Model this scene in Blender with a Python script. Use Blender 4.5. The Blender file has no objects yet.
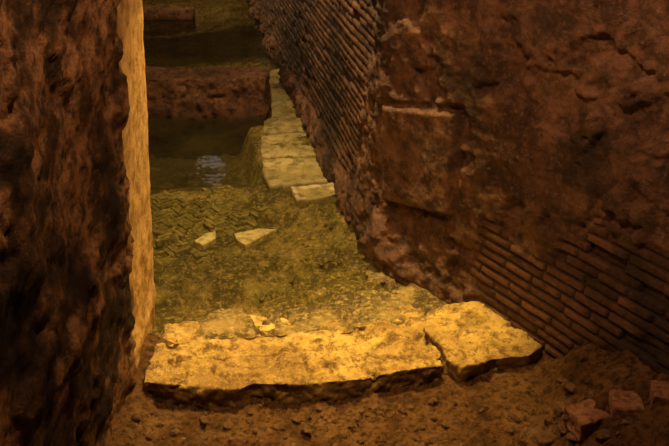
import bpy, bmesh, math, random
from mathutils import Vector, noise
random.seed(7)
scene = bpy.context.scene
try:
    scene.view_settings.view_transform = 'Standard'
except Exception:
    pass

def fb(x, y, z, f=1.0, o=4, seed=0.0):
    return noise.fractal(Vector((x*f+seed, y*f+seed*1.7, z*f-seed*.6)), 0.8, 2.1, o)
def ss(a, b, x):
    t = max(0.0, min(1.0, (x-a)/(b-a)))
    return t*t*(3-2*t)
def hsh(*a):
    v = math.sin(sum((i+1)*12.9898*q for i, q in enumerate(a))*1.37+4.1)*43758.5453
    return v-math.floor(v)

# ------------------------------------------------------------ materials
class M:
    def __init__(s, name):
        s.m = bpy.data.materials.new(name); s.m.use_nodes = True
        s.nt = s.m.node_tree; s.nt.nodes.clear()
        s.out = s.n('ShaderNodeOutputMaterial')
    def n(s, t, **k):
        nd = s.nt.nodes.new(t)
        for a, b in k.items(): setattr(nd, a, b)
        return nd
    def l(s, a, b): s.nt.links.new(a, b)
    def noise(s, scale, detail=6, rough=.6, vec=None):
        nd = s.n('ShaderNodeTexNoise'); nd.inputs['Scale'].default_value = scale
        nd.inputs['Detail'].default_value = detail; nd.inputs['Roughness'].default_value = rough
        if vec is None:
            if not hasattr(s, 'geo'): s.geo = s.n('ShaderNodeNewGeometry')
            vec = s.geo.outputs['Position']
        s.l(vec, nd.inputs['Vector'])
        return nd.outputs['Fac']
    def ramp(s, fac, stops):
        r = s.n('ShaderNodeValToRGB'); cr = r.color_ramp
        while len(cr.elements) < len(stops): cr.elements.new(.5)
        for e, (p, c) in zip(cr.elements, stops):
            e.position = p; e.color = (c[0], c[1], c[2], 1) if not isinstance(c, (int, float)) else (c, c, c, 1)
        s.l(fac, r.inputs['Fac']); return r.outputs['Color']
    def mix(s, fac, a, b, mode='MIX'):
        m = s.n('ShaderNodeMix', data_type='RGBA', blend_type=mode)
        for sock, v in ((m.inputs[0], fac), (m.inputs[6], a), (m.inputs[7], b)):
            if isinstance(v, (int, float)): sock.default_value = v
            elif isinstance(v, tuple): sock.default_value = (*v, 1)
            else: s.l(v, sock)
        return m.outputs[2]
    def zrange(s, a, b, fa, fbv):
        g = s.n('ShaderNodeSeparateXYZ'); s.l(s.geo.outputs['Position'], g.inputs[0])
        mr = s.n('ShaderNodeMapRange'); s.l(g.outputs[2], mr.inputs[0])
        for i, v in enumerate((a, b, fa, fbv)): mr.inputs[i+1].default_value = v
        return mr.outputs[0]
    def finish(s, col, rough=.8, bumps=(), spec=.3):
        p = s.n('ShaderNodeBsdfPrincipled')
        if isinstance(col, tuple): p.inputs['Base Color'].default_value = (*col, 1)
        else: s.l(col, p.inputs['Base Color'])
        if isinstance(rough, (int, float)): p.inputs['Roughness'].default_value = rough
        else: s.l(rough, p.inputs['Roughness'])
        p.inputs['Specular IOR Level'].default_value = spec
        prev = None
        for h, st, d in bumps:
            b = s.n('ShaderNodeBump'); b.inputs['Strength'].default_value = st; b.inputs['Distance'].default_value = d
            s.l(h, b.inputs['Height'])
            if prev is not None: s.l(prev, b.inputs['Normal'])
            prev = b.outputs['Normal']
        if prev is not None: s.l(prev, p.inputs['Normal'])
        s.l(p.outputs[0], s.out.inputs[0])
        return s.m

def mat_wall():
    m = M('roman_wall')
    at = m.n('ShaderNodeAttribute', attribute_name='mask')
    sp = m.n('ShaderNodeSeparateColor'); m.l(at.outputs['Color'], sp.inputs[0])
    n1 = m.noise(1.6, 8, .65); n2 = m.noise(9, 8, .7); n3 = m.noise(45, 6, .7); n4 = m.noise(.9, 7, .7)
    brick = m.ramp(sp.outputs[0], [(0, (.080, .036, .021)), (.45, (.165, .075, .042)), (.8, (.25, .118, .064)), (1, (.36, .195, .11))])
    brick = m.mix(m.ramp(n2, [(.35, 0), (.7, .6)]), brick, (.06, .028, .017))
    col = m.mix(sp.outputs[2], brick, (.045, .025, .015))
    pl = m.ramp(n1, [(.3, (.07, .035, .021)), (.44, (.15, .073, .043)), (.56, (.28, .145, .086)), (.7, (.10, .049, .028))])
    pl = m.mix(m.ramp(n2, [(.44, 0), (.58, 1)]), pl, m.mix(.75, pl, (.03, .016, .011)))
    pl = m.mix(m.ramp(n3, [(.54, 0), (.68, .75)]), pl, (.34, .185, .105))
    col = m.mix(sp.outputs[1], col, pl)
    col = m.mix(m.ramp(n4, [(.49, 0), (.59, .82)]), col, (.020, .012, .009))
    return m.finish(col, m.ramp(n2, [(.3, .40), (.7, .8)]), [(n3, 1, .014), (n2, .8, .03)], .45)

def mat_left():
    m = M('left_wall_rubble')
    at = m.n('ShaderNodeAttribute', attribute_name='mask')
    sp = m.n('ShaderNodeSeparateColor'); m.l(at.outputs['Color'], sp.inputs[0])
    n1 = m.noise(2.6, 9, .7); n2 = m.noise(14, 8, .7); n3 = m.noise(60, 6, .7)
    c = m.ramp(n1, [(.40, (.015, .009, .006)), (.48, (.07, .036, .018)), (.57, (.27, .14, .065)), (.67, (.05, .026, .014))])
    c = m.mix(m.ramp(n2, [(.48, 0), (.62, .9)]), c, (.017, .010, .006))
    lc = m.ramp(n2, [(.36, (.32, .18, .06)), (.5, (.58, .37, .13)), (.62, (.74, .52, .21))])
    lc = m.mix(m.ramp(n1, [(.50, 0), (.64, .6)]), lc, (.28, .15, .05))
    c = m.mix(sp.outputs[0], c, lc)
    return m.finish(c, .85, [(n3, .7, .01), (n2, .6, .02)], .2)

def mat_thresh():
    m = M('travertine_lit')
    n1 = m.noise(4, 8, .7); n2 = m.noise(17, 8, .75); n3 = m.noise(80, 5, .75); n0 = m.noise(2.3, 4, .6)
    c = m.ramp(n1, [(.34, (.26, .165, .05)), (.46, (.52, .37, .10)), (.58, (.82, .61, .18)), (.72, (.40, .27, .08))])
    c = m.mix(m.ramp(n0, [(.45, 0), (.62, .6)]), c, (.28, .165, .05))
    c = m.mix(m.ramp(n2, [(.48, 0), (.59, .88)]), c, (.15, .085, .024))
    c = m.mix(m.ramp(n3, [(.55, 0), (.67, .65)]), c, (.90, .75, .32))
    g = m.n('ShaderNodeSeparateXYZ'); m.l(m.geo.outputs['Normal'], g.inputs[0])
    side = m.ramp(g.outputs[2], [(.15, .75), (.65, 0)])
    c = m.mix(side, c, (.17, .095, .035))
    return m.finish(c, .55, [(n3, 1, .009), (n2, 1, .017)], .4)

def mat_rock(name, a, b, c3, bs=1.0, sc=1.0, rough=.8, water_shade=False):
    m = M(name)
    n1 = m.noise(4*sc, 8, .65); n2 = m.noise(20*sc, 8, .7); n3 = m.noise(80*sc, 5, .7)
    c = m.ramp(n1, [(.34, a), (.5, b), (.66, c3)])
    c = m.mix(m.ramp(n2, [(.46, 0), (.62, .85)]), c, tuple(v*.45 for v in a))
    if water_shade: c = m.mix(m.zrange(-.04, .06, 1, 0), c, (.012, .008, .005))  # underwater darkening painted in, for light lost in the water
    return m.finish(c, rough, [(n3, .8*bs, .010), (n2, .8*bs, .02)], .25)

def mat_bed():
    m = M('pool_bed_algae')
    n1 = m.noise(1.5, 8, .7); n2 = m.noise(7, 8, .75); n3 = m.noise(30, 8, .8); n4 = m.noise(2.6, 7, .7)
    c = m.ramp(n1, [(.34, (.16, .14, .04)), (.46, (.32, .265, .085)), (.56, (.48, .35, .13)), (.68, (.24, .19, .06))])
    c = m.mix(m.ramp(n4, [(.45, 0), (.58, .9)]), c, (.085, .066, .022))
    c = m.mix(m.ramp(n2, [(.44, 0), (.57, .88)]), c, (.075, .055, .020))
    c = m.mix(m.ramp(n3, [(.50, 0), (.63, .8)]), c, (.74, .56, .24))
    c = m.mix(m.zrange(-.36, -.22, .9, 0), c, (.045, .034, .014))  # darker with depth: water absorption painted into the bed colour
    return m.finish(c, .7, [(n3, 1, .022), (n2, .7, .04)], .3)

def mat_water():
    m = M('water')
    geo = m.n('ShaderNodeNewGeometry'); m.geo = geo
    n = m.noise(6, 3, .5)
    b = m.n('ShaderNodeBump'); b.inputs['Strength'].default_value = .18; b.inputs['Distance'].default_value = .03
    m.l(n, b.inputs['Height'])
    fr = m.n('ShaderNodeFresnel'); fr.inputs[0].default_value = 1.48; m.l(b.outputs[0], fr.inputs['Normal'])
    t = m.n('ShaderNodeBsdfTransparent'); t.inputs[0].default_value = (.93, .93, .76, 1)
    df = m.n('ShaderNodeBsdfDiffuse'); df.inputs[0].default_value = (.15, .13, .042, 1)
    silt = m.n('ShaderNodeMixShader')
    m.l(m.ramp(m.noise(1.4, 4, .6), [(.35, .04), (.65, .16)]), silt.inputs[0]); m.l(t.outputs[0], silt.inputs[1]); m.l(df.outputs[0], silt.inputs[2])
    g = m.n('ShaderNodeBsdfGlossy'); g.inputs['Roughness'].default_value = .025; m.l(b.outputs[0], g.inputs['Normal'])
    mx = m.n('ShaderNodeMixShader'); m.l(fr.outputs[0], mx.inputs[0]); m.l(silt.outputs[0], mx.inputs[1]); m.l(g.outputs[0], mx.inputs[2])
    m.l(mx.outputs[0], m.out.inputs[0])
    return m.m

def mat_emit(name, col, st):
    m = M(name); e = m.n('ShaderNodeEmission'); e.inputs[0].default_value = (*col, 1); e.inputs[1].default_value = st
    m.l(e.outputs[0], m.out.inputs[0]); return m.m

WALL = mat_wall(); LEFT = mat_left(); THR = mat_thresh(); BED = mat_bed(); WATER = mat_water()
DIRT = mat_rock('packed_dirt', (.16, .078, .030), (.33, .175, .068), (.48, .28, .115), 1.3, 1.5, .95)
STONE = mat_rock('brown_rock', (.17, .09, .045), (.30, .17, .08), (.46, .28, .14), 1, 2)
BROWN = mat_rock('dark_brown_masonry', (.10, .05, .03), (.20, .095, .053), (.30, .15, .085), 1.2, 1, water_shade=True)
SLAB = mat_rock('wet_grey_slab', (.36, .29, .18), (.54, .44, .29), (.66, .55, .38), .35, .6, .45)
PALE = mat_rock('pale_marble', (.7, .55, .3), (.85, .7, .42), (.92, .8, .55), .3, 1)
TILE = mat_rock('terracotta', (.32, .14, .085), (.46, .24, .14), (.56, .32, .19), .8, 2)
HERR = mat_rock('algae_brick', (.15, .125, .04), (.26, .21, .075), (.40, .31, .12), .6, 1)

def mkobj(name, verts, faces, mat, attr=None, smooth=True):
    me = bpy.data.meshes.new(name); me.from_pydata(verts, [], faces); me.update()
    if attr:
        ca = me.color_attributes.new('mask', 'FLOAT_COLOR', 'POINT')
        flat = []
        for a in attr: flat += [a[0], a[1], a[2], 1.0]
        ca.data.foreach_set('color', flat)
    if smooth: me.polygons.foreach_set('use_smooth', [True]*len(me.polygons))
    me.materials.append(mat)
    o = bpy.data.objects.new(name, me); scene.collection.objects.link(o); return o

# --------------------------------------------------------------- walls
def resample(pts, ds, sm=0):
    P = [Vector(p) for p in pts]; out = []
    L = [0]
    for a, b in zip(P, P[1:]): L.append(L[-1]+(b-a).length)
    n = int(L[-1]/ds); j = 0
    for i in range(n+1):
        s = L[-1]*i/n
        while j < len(P)-2 and s > L[j+1]: j += 1
        out.append(P[j].lerp(P[j+1], (s-L[j])/(L[j+1]-L[j])))
    for _ in range(sm):
        out = [out[0]]+[(out[i-1]+out[i]*2+out[i+1])/4 for i in range(1, len(out)-1)]+[out[-1]]
    return out, L[-1]/n

def sheet(name, pts, ds, z0, z1, dz, fn, mat, side=1, sm=0, thick=.25, lean=0.0):
    P, st = resample(pts, ds, sm); nz = int((z1-z0)/dz); V = []; A = []; F = []
    for i, p in enumerate(P):
        a = P[max(0, i-1)]; b = P[min(len(P)-1, i+1)]; d = (b-a).normalized(); n = Vector((-d.y, d.x))*side
        for k in range(nz+1):
            z = z0+(z1-z0)*k/nz
            off, col = fn(i*st, z, p.x, p.y)
            off += lean*z
            V.append((p.x+n.x*off, p.y+n.y*off, z)); A.append(col)
    for i in range(len(P)-1):
        for k in range(nz):
            a = i*(nz+1)+k; q = (a, a+nz+1, a+nz+2, a+1)
            F.append(q if side < 0 else q[::-1])
    o = mkobj(name, V, F, mat, A)
    sol = o.modifiers.new('thick', 'SOLIDIFY'); sol.thickness = thick; sol.offset = -1
    return o

CH = .050
def brick(s, z, seed=0):
    zz = z+.012*fb(s, z, seed, .9, 2)
    c = math.floor(zz/CH); fz = zz/CH-c
    L = .16+.07*hsh(c, 3, seed)
    ss_ = s/L+hsh(c, 7, seed)
    bi = math.floor(ss_); fs = (ss_-bi)*L
    dm = min(fz, 1-fz)*CH; dh = min(fs, L-fs); d = min(dm, dh)
    h = ss(.003, .010, d)
    r = hsh(c, bi, seed+1); out = h*.011+(r-.5)*.008*h
    if hsh(c, bi, seed+5) > .93: out -= .013
    return out, r*.9+.05, 1-h

def right_fn(s, z, x, y):
    bo, r, mo = brick(s, z, 2)
    big = fb(x, y, z, 1.1, 4, 5)*.035
    rough = fb(x, y, z, 5, 5, 9)*.015+fb(x, y, z, 16, 4, 1)*.012
    n = fb(x, y, z, 2.2, 5, 3)*.14
    if z < .8: yb = 4.85-.45*z
    else: yb = 4.5-(z-.8)*.55
    far = ss(-.03, .03, y-(yb+n*.7))
    if z < .22: far *= ss(-.02, .03, z-.16+n*.3)
    top = .58+.5*max(0, 3.3-y)
    near = ss(-.04, .04, (top+n*1.4)-z)*ss(-.06, .06, 3.42+n-y)
    bm = max(far, near)
    q = n*.08
    inside = min(y-3.63-q, 4.03-y+q, z-(.42+.27*(4.0-y))+q, .97+.28*(4.0-y)+q-z)
    pt = ss(-.010, .010, inside)
    groove = ss(.035, .0, abs(inside+.018))*.020 if inside < .02 else 0
    pl = rough*(1-.65*pt)+.024+pt*.026-groove
    gouge = ss(.12, .3, fb(x, y, z, 3.0, 4, 21))*.028*(1-pt)
    off = big*.6*(1-.6*bm)+(bo+rough*.22)*bm+(pl-gouge)*(1-bm)
    off += ss(.35, 0, z)*.05*(1+fb(x, y, z, 6, 3, 4))*(1-near*.6)*(ss(3.0, 4.0, y))
    return off, (r, 1-bm, mo)

right_path = [(-1.51, 12.9), (-.57, 8.2), (.07, 5.0), (.26, 4.05), (.42, 3.86), (.64, 3.58), (1.05, 2.95), (1.65, 2.0), (2.2, 1.1)]
wr = sheet('wall_right', right_path, .0145, -.35, 3.0, .0088, right_fn, WALL, side=-1, sm=8)

def left_fn(s, z, x, y):
    e = ss(2.85, 2.95, y+fb(x, y, z, 2.2, 5, 2)*.10)
    off = (fb(x, y, z, 2.0, 5, 7)*.03+fb(x, y, z, 9, 4, 3)*.013)*(1-e*.75)
    off += (1-e)*(.010+.02*ss(.05, .3, fb(x, y, z, 4, 4, 13)))
    knob = ss(2.6, 2.85, y)*(1-e)
    off += knob*.010*abs(fb(x, y, z, 5, 5, 31))*2
    low = ss(1.0, .1, z)
    off += e*low*.014*fb(x, y, z, 8, 4, 8)
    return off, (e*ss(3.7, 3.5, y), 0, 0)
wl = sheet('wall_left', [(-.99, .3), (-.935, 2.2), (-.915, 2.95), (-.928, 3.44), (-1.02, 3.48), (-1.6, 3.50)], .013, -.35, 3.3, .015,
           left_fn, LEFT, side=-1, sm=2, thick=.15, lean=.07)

def plain_fn(s, z, x, y):
    bo, r, mo = brick(s, z, 11)
    return bo+fb(x, y, z, 2, 4, 5)*.03, (r, .15, mo)
sheet('wall_far_left', [(-1.42, 3.62), (-2.25, 7.8), (-3.25, 12.8)], .06, -.35, 3.3, .02, plain_fn, WALL, side=-1, thick=.2)
sheet('wall_back', [(-3.4, 12.6), (-1.2, 12.6)], .05, -.35, 3.8, .02, plain_fn, WALL, side=-1, thick=.2)

def glow_panel(name, x0, x1, z0, z1):  # unseen glowing panel, added for its streak reflected in the water
    e = bpy.data.objects.new(name, None); scene.collection.objects.link(e)
    y = 12.50
    p = mkobj('panel', [(x0, y, z0), (x1, y, z0), (x1, y, z1), (x0, y, z1)], [(0, 1, 2, 3)], mat_emit('panel_glow', (.66, .62, .60), .8), smooth=False)
    p.parent = e
    for k, (a, b, c, d) in enumerate([(x0-.05, x0, z0-.05, z1+.05), (x1, x1+.05, z0-.05, z1+.05), (x0, x1, z0-.05, z0), (x0, x1, z1, z1+.05)]):
        bm = bmesh.new(); bmesh.ops.create_cube(bm, size=1)
        for v in bm.verts: v.co = Vector(((a+b)/2+v.co.x*(b-a), y+v.co.y*.12, (c+d)/2+v.co.z*(d-c)))
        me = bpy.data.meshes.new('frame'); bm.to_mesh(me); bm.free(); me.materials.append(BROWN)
        o = bpy.data.objects.new('frame_%d' % k, me); scene.collection.objects.link(o); o.parent = e
glow_panel('glow_panel_1', -2.22, -1.90, 2.75, 3.25)
glow_panel('glow_panel_2', -1.25, -1.10, 2.7, 3.25)

# ------------------------------------------------------------- heightfields
def wallx(y):
    return .07-.2*(y-5) if y > 4.05 else .26+.71*(4.05-y)
def bed_z(x, y):
    z = -.13+.035*fb(x, y, 0, 1.6, 5, 3)+.014*fb(x, y, 0, 9, 4, 8)+.010*fb(x, y, 0, 24, 3, 8)
    z += ss(3.95, 3.35, y+fb(x, y, 0, 3, 3, 2)*.15)*.11
    d = wallx(y)-x
    z += ss(.75, .25, d+fb(x, y, 0, 2.5, 4, 12)*.15)*.06
    t = fb(x, y, 0, 1.2, 3, 40)
    z += .03*ss(.02, .04, t)
    t2 = fb(x, y, 0, 2.0, 4, 52)
    z += .03*ss(.0, .02, t2)*ss(4.9, 4.6, y)
    z = max(z, -.17+.008*fb(x, y, 0, 9, 4, 8)); z = min(z, .035)
    deep = ss(5.1, 5.8, y+.15*fb(x, y, 0, 2, 3, 6))*ss(6.9, 6.4, y)*ss(.50, .62, wallx(y)-x)
    z -= .24*deep
    return z
def field(name, x0, x1, y0, y1, d, fn, mat, clip=None):
    nx = int((x1-x0)/d); ny = int((y1-y0)/d); V = []; F = []
    for j in range(ny+1):
        for i in range(nx+1):
            x = x0+(x1-x0)*i/nx; y = y0+(y1-y0)*j/ny; V.append((x, y, fn(x, y)))
    for j in range(ny):
        for i in range(nx):
            a = j*(nx+1)+i; F.append((a, a+1, a+nx+2, a+nx+1))
    return mkobj(name, V, F, mat)
def pool_poly_field(name, y0, y1, d, fn, mat, ml, mr):
    ny = int((y1-y0)/d); nx = 170; V = []; F = []
    for j in range(ny+1):
        y = y0+(y1-y0)*j/ny
        xl = -2.25-.2*(y-7.8)-ml if y > 3.5 else -1.4; xr = wallx(y)+mr
        for i in range(nx+1):
            x = xl+(xr-xl)*i/nx; V.append((x, y, fn(x, y)))
    for j in range(ny):
        for i in range(nx):
            a = j*(nx+1)+i; F.append((a, a+1, a+nx+2, a+nx+1))
    return mkobj(name, V, F, mat)
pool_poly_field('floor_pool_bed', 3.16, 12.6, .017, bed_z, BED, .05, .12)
wv = [(-1.3, 3.2, 0), (.84, 3.2, 0), (.28, 4.05, 0), (-1.40, 12.5, 0), (-3.15, 12.5, 0), (-1.40, 3.7, 0)]
mkobj('pool_water', wv, [tuple(range(6))], WATER, smooth=False)

def dirt_z(x, y):
    z = .022+.03*fb(x, y, 0, 2.2, 5, 14)+.018*fb(x, y, 0, 9, 4, 5)+.010*fb(x, y, 0, 28, 3, 5)
    z += ss(.35, .6, x)*.03
    r = x-.86+.10*fb(x, y, 0, 2.5, 3, 17)+.2*(2.6-y)*.3
    z += max(0, r)*.66*ss(0, .3, r)+.035*ss(0, .12, r)*(1+fb(x, y, 0, 6, 4, 2))
    z -= ss(3.20, 3.30, y)*.25
    z += ss(-.75, -.9, x)*.06
    z += ss(2.6, 2.2, y)*.04
    return z
field('floor_dirt', -1.0, 2.1, 1.3, 3.32, .0115, dirt_z, DIRT)

# --------------------------------------------------------------- rocks
def rock(name, outline, ztop, thick, mat, voxel=.012, amp=.012, seed=1.0, taper=.0, pit=.6, groove=None):
    bm = bmesh.new(); c = Vector((sum(p[0] for p in outline)/len(outline), sum(p[1] for p in outline)/len(outline)))
    top = [bm.verts.new((p[0], p[1], ztop if len(p) < 3 else p[2])) for p in outline]
    bot = [bm.verts.new((p[0]+(p[0]-c.x)*taper, p[1]+(p[1]-c.y)*taper, ztop-thick)) for p in outline]
    f = [bm.faces.new(top), bm.faces.new(bot[::-1])]
    n = len(outline)
    for i in range(n): f.append(bm.faces.new((top[i], bot[i], bot[(i+1) % n], top[(i+1) % n])))
    bmesh.ops.recalc_face_normals(bm, faces=bm.faces)
    bmesh.ops.triangulate(bm, faces=bm.faces)
    me = bpy.data.meshes.new(name); bm.to_mesh(me); bm.free()
    o = bpy.data.objects.new(name, me); scene.collection.objects.link(o)
    r = o.modifiers.new('r', 'REMESH'); r.mode = 'VOXEL'; r.voxel_size = voxel
    sm = o.modifiers.new('s', 'SMOOTH'); sm.iterations = 3; sm.factor = .6
    dg = bpy.context.evaluated_depsgraph_get()
    m2 = bpy.data.meshes.new_from_object(o.evaluated_get(dg)); o.modifiers.clear(); o.data = m2; m2.name = name
    ns = [v.normal.copy() for v in m2.vertices]
    for v, nn in zip(m2.vertices, ns):
        p = v.co
        d = fb(p.x, p.y, p.z, 4, 5, seed)*amp*1.2+fb(p.x, p.y, p.z, 18, 4, seed)*amp*.55
        q = fb(p.x, p.y, p.z, 11, 3, seed+9)
        d -= ss(.25, .6, q)*amp*pit*2
        if groove:
            dd = groove(p.x, p.y)+.02*fb(p.x, p.y, 0, 7, 3, seed)
            d -= .022*max(0, 1-abs(dd)/.012)
        v.co = p+nn*d
    m2.polygons.foreach_set('use_smooth', [True]*len(m2.polygons))
    m2.materials.clear(); m2.materials.append(mat)
    return o

thr = bpy.data.objects.new('stone_threshold', None); scene.collection.objects.link(thr)
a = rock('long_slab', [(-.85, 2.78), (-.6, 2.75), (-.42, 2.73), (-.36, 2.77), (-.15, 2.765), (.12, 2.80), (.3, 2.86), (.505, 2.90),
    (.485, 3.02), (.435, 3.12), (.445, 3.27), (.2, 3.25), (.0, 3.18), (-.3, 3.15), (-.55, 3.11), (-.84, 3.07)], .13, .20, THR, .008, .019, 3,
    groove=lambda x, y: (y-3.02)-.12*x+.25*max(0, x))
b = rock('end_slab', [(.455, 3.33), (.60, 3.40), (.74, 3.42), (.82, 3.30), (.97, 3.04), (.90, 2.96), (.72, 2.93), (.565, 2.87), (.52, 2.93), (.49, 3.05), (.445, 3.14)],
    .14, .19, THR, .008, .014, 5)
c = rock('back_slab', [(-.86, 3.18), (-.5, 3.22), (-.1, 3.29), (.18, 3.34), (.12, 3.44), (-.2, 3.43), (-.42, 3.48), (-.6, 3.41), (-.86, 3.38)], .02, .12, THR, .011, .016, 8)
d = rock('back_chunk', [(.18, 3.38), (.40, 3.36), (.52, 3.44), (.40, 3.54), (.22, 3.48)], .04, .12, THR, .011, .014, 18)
for q in (a, b, c, d): q.parent = thr

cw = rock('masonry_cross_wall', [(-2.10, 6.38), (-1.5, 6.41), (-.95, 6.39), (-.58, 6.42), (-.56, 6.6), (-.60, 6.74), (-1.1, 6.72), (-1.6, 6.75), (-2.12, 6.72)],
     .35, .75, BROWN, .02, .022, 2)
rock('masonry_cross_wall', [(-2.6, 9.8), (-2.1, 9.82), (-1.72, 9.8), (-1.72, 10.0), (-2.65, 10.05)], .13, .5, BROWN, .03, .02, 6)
slabs = [
 [(-.62, 7.0), (-.66, 7.9), (-.52, 7.95), (-.40, 7.0)],
 [(-.62, 6.92), (-.36, 6.95), (-.20, 6.22), (-.60, 6.15)],
 [(-.60, 6.10), (-.2, 6.16), (-.08, 5.70), (-.57, 5.66)],
 [(-.56, 5.61), (-.09, 5.65), (.0, 5.24), (-.46, 5.12), (-.52, 5.35)],
 [(-.31, 5.06), (-.10, 5.10), (0, 5.14), (.03, 4.95), (-.1, 4.88), (-.26, 4.84)],
]
for i, s_ in enumerate(slabs):
    rock('paving_slab', s_, [-.035, -.03, -.03, -.022, .002][i], .14, SLAB, .016, .008, 10+i)
def frag(pts, sd):
    pts = [(x*1.04, y*1.04) for x, y in pts]
    zt = max(bed_z(x, y) for x, y in pts)+.016
    rock('marble_fragment', pts, zt, .05, PALE, .006, .003, sd)
frag([(-.86, 4.27), (-.80, 4.22), (-.73, 4.31), (-.745, 4.40), (-.80, 4.37)], 3)
frag([(-.63, 4.38), (-.60, 4.29), (-.54, 4.23), (-.46, 4.33), (-.36, 4.44), (-.48, 4.44)], 7)

# herringbone paving under the water, one mesh, bedded flush
bm = bmesh.new()
w_, L_ = .034, .102
ca, sa = math.cos(.7), math.sin(.7)
for i in range(-50, 51):
    for j in range(-12, 13):
        for o_ in (0, 1):
            if o_ == 0: cx, cy, hx, hy = i*w_+2*L_*j+L_/2, i*w_+w_/2, L_, w_
            else: cx, cy, hx, hy = i*w_+2*L_*j-w_/2, i*w_+L_/2, w_, L_
            X = -.95+cx*ca-cy*sa; Y = 4.6+cx*sa+cy*ca
            if not (-1.4 < X < -.30 and 4.22 < Y < 5.3): continue
            if fb(X, Y, 0, 2.2, 4, 33)*.5+(-.66-X)*.8 < -.02 or hsh(i, j, o_, 9) > .90: continue
            if X > -.95 and Y < 4.62 and X < -.3 and (X+.62)**2*3+(Y-4.5)**2 < .11: continue
            r = bmesh.ops.create_cube(bm, size=1)
            tz = bed_z(X, Y)-.006+.006*hsh(i, j, o_); tx = .06*(hsh(i, j, o_, 2)-.5)
            for v in r['verts']:
                px = v.co.x*(hx-.004); py = v.co.y*(hy-.004)
                v.co = Vector((X+px*ca-py*sa, Y+px*sa+py*ca, tz+(v.co.z-.5)*.05+.010+tx*px))
me = bpy.data.meshes.new('herringbone_paving'); bm.to_mesh(me); bm.free(); me.materials.append(HERR)
ho = bpy.data.objects.new('herringbone_paving', me); scene.collection.objects.link(ho)
bv = ho.modifiers.new('b', 'BEVEL'); bv.width = .004; bv.segments = 2

def scatter(name, items, mat):
    bm = bmesh.new()
    for (x, y, z, r, sd) in items:
        res = bmesh.ops.create_icosphere(bm, subdivisions=2, radius=1)
        ax = random.uniform(.7, 1.4); ay = random.uniform(.7, 1.2); az = random.uniform(.45, .8); rt = random.uniform(0, 6.28)
        for v in res['verts']:
            p = v.co*(1+.35*fb(v.co.x, v.co.y, v.co.z, 1.3, 3, sd))
            px, py = p.x*ax*r, p.y*ay*r
            v.co = Vector((x+px*math.cos(rt)-py*math.sin(rt), y+px*math.sin(rt)+py*math.cos(rt), z+p.z*az*r+r*.15))
    me = bpy.data.meshes.new(name); bm.to_mesh(me); bm.free(); me.materials.append(mat)
    o = bpy.data.objects.new(name, me); scene.collection.objects.link(o); return o
it = []
for i in range(620):
    x = random.uniform(-.85, 1.15); y = random.uniform(1.95, 2.78)
    it.append((x, y, dirt_z(x, y), random.choice([.004, .006, .008, .011, .016, .020])*(1.3 if x > .7 else 1), i*1.3))
scatter('rubble_stones', it, STONE)
it = []
for i in range(200):
    y = random.uniform(3.45, 4.6); x = wallx(y)-abs(random.gauss(0, .35))-.10
    if x < -.5: continue
    it.append((x, y, bed_z(x, y)-.004, random.choice([.006, .010, .014, .02]), i*2.3))
scatter('pool_pebbles', it, BED)

def bigrock(x, y, r, mat, name, sx=1, sy=1, sz=.6, rot=0, sd=0):
    pts = []
    for k in range(7):
        a_ = k/7*6.28+hsh(k, sd)*.5; rr = r*(.8+.4*hsh(k, sd, 4))
        px, py = rr*math.cos(a_)*sx, rr*math.sin(a_)*sy
        pts.append((x+px*math.cos(rot)-py*math.sin(rot), y+px*math.sin(rot)+py*math.cos(rot)))
    z = dirt_z(x, y)
    return rock(name, pts, z+r*sz, r*sz+.06, mat, max(.006, r/9), r*.12, sd)
for k, (x, y, r, sx, sy, sz, mt) in enumerate([(.66, 2.34, .045, 1.2, .7, .6, STONE), (.84, 2.50, .07, 1.3, .8, .5, STONE),
       (.98, 2.62, .06, 1.4, .8, .4, STONE), (.55, 2.28, .03, 1, 1, .5, STONE), (1.16, 2.58, .05, 1.2, .8, .4, STONE), (.80, 2.34, .05, 1, .8, .5, STONE)]):
    bigrock(x, y, r, mt, 'rock', sx, sy, sz, .3*k, k+1)
def tile(x, y, w, d_, rot):
    pts = []
    for px, py in ((-w/2, -d_/2), (w/2, -d_/2*.9), (w/2*.9, d_/2), (-w/2*.95, d_/2)):
        pts.append((x+px*math.cos(rot)-py*math.sin(rot), y+px*math.sin(rot)+py*math.cos(rot)))
    z = dirt_z(x, y)+.045
    return rock('broken_brick', pts, z, .09, TILE, .006, .006, x*9)
tile(1.00, 2.44, .14, .12, .35); tile(1.145, 2.44, .12, .11, -.1); tile(1.265, 2.40, .10, .11, -.3)

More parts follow.
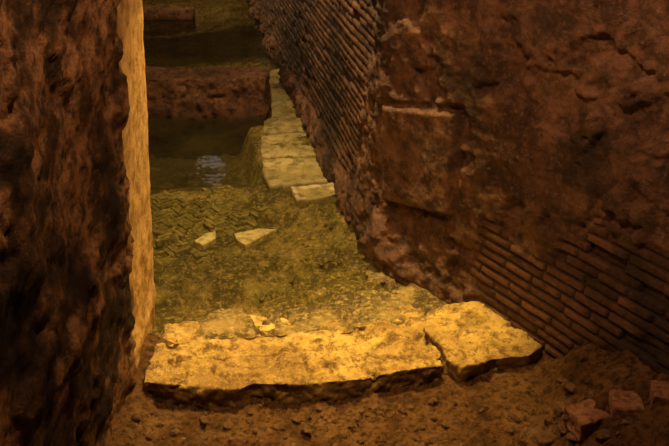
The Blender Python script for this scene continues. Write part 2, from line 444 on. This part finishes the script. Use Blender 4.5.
# --------------------------------------------------------------- lights
def spot(name, loc, tgt, e, col, size, blend=.8, rad=.06):
    l = bpy.data.lights.new(name, 'SPOT'); l.energy = e; l.color = col; l.spot_size = math.radians(size); l.spot_blend = blend; l.shadow_soft_size = rad
    o = bpy.data.objects.new(name, l); scene.collection.objects.link(o); o.location = loc
    o.rotation_euler = (Vector(tgt)-Vector(loc)).to_track_quat('-Z', 'Y').to_euler(); return o
def point(name, loc, e, col, rad=.1):
    l = bpy.data.lights.new(name, 'POINT'); l.energy = e; l.color = col; l.shadow_soft_size = rad
    o = bpy.data.objects.new(name, l); scene.collection.objects.link(o); o.location = loc; return o
spot('threshold_spot', (.2, 3.75, 2.7), (-.02, 2.95, 0), 450, (1, .60, .14), 50, .9, .04)
spot('step_fill', (.1, 2.5, 2.9), (.1, 2.45, 0), 90, (1, .50, .17), 55, 1)  # fill added to brighten the dirt in front of the slab
spot('pool_spot', (-.2, 4.4, 3.2), (-.5, 4.5, 0), 440, (1, .67, .27), 80, 1, .04)
spot('far_spot', (-.5, 5.2, 3.2), (-1.0, 7.0, 0), 250, (1, .65, .30), 80, 1)
spot('end_fill', (-.6, 5.3, 3.25), (-1.85, 9.6, 0), 380, (1, .68, .30), 50, .7)  # extra fill added to lift the dark far water
point('far_fill', (-1.9, 10.7, 1.25), 32, (1, .66, .30), .05)  # unseen fill added for the far pool, reflection hidden behind the cross wall
spot('wall_edge_fill', (.15, 4.2, 2.6), (-.9, 3.28, .9), 190, (1, .60, .20), 42, 1)  # extra fill added to brighten the left wall's end strip
point('passage_fill', (-.1, 2.1, 3.1), 115, (1, .54, .25), .10)  # unseen warm fill, added mainly for the right wall
w = bpy.data.worlds.new('dim'); scene.world = w; w.use_nodes = True
w.node_tree.nodes['Background'].inputs[0].default_value = (.5, .28, .15, 1); w.node_tree.nodes['Background'].inputs[1].default_value = .045

cam = bpy.data.cameras.new('camera'); cam.lens = 43.05; cam.sensor_width = 36; cam.clip_start = .02
co = bpy.data.objects.new('camera', cam); scene.collection.objects.link(co)
co.location = (0, 0, 2.4); co.rotation_euler = (math.radians(62), 0, 0); scene.camera = co
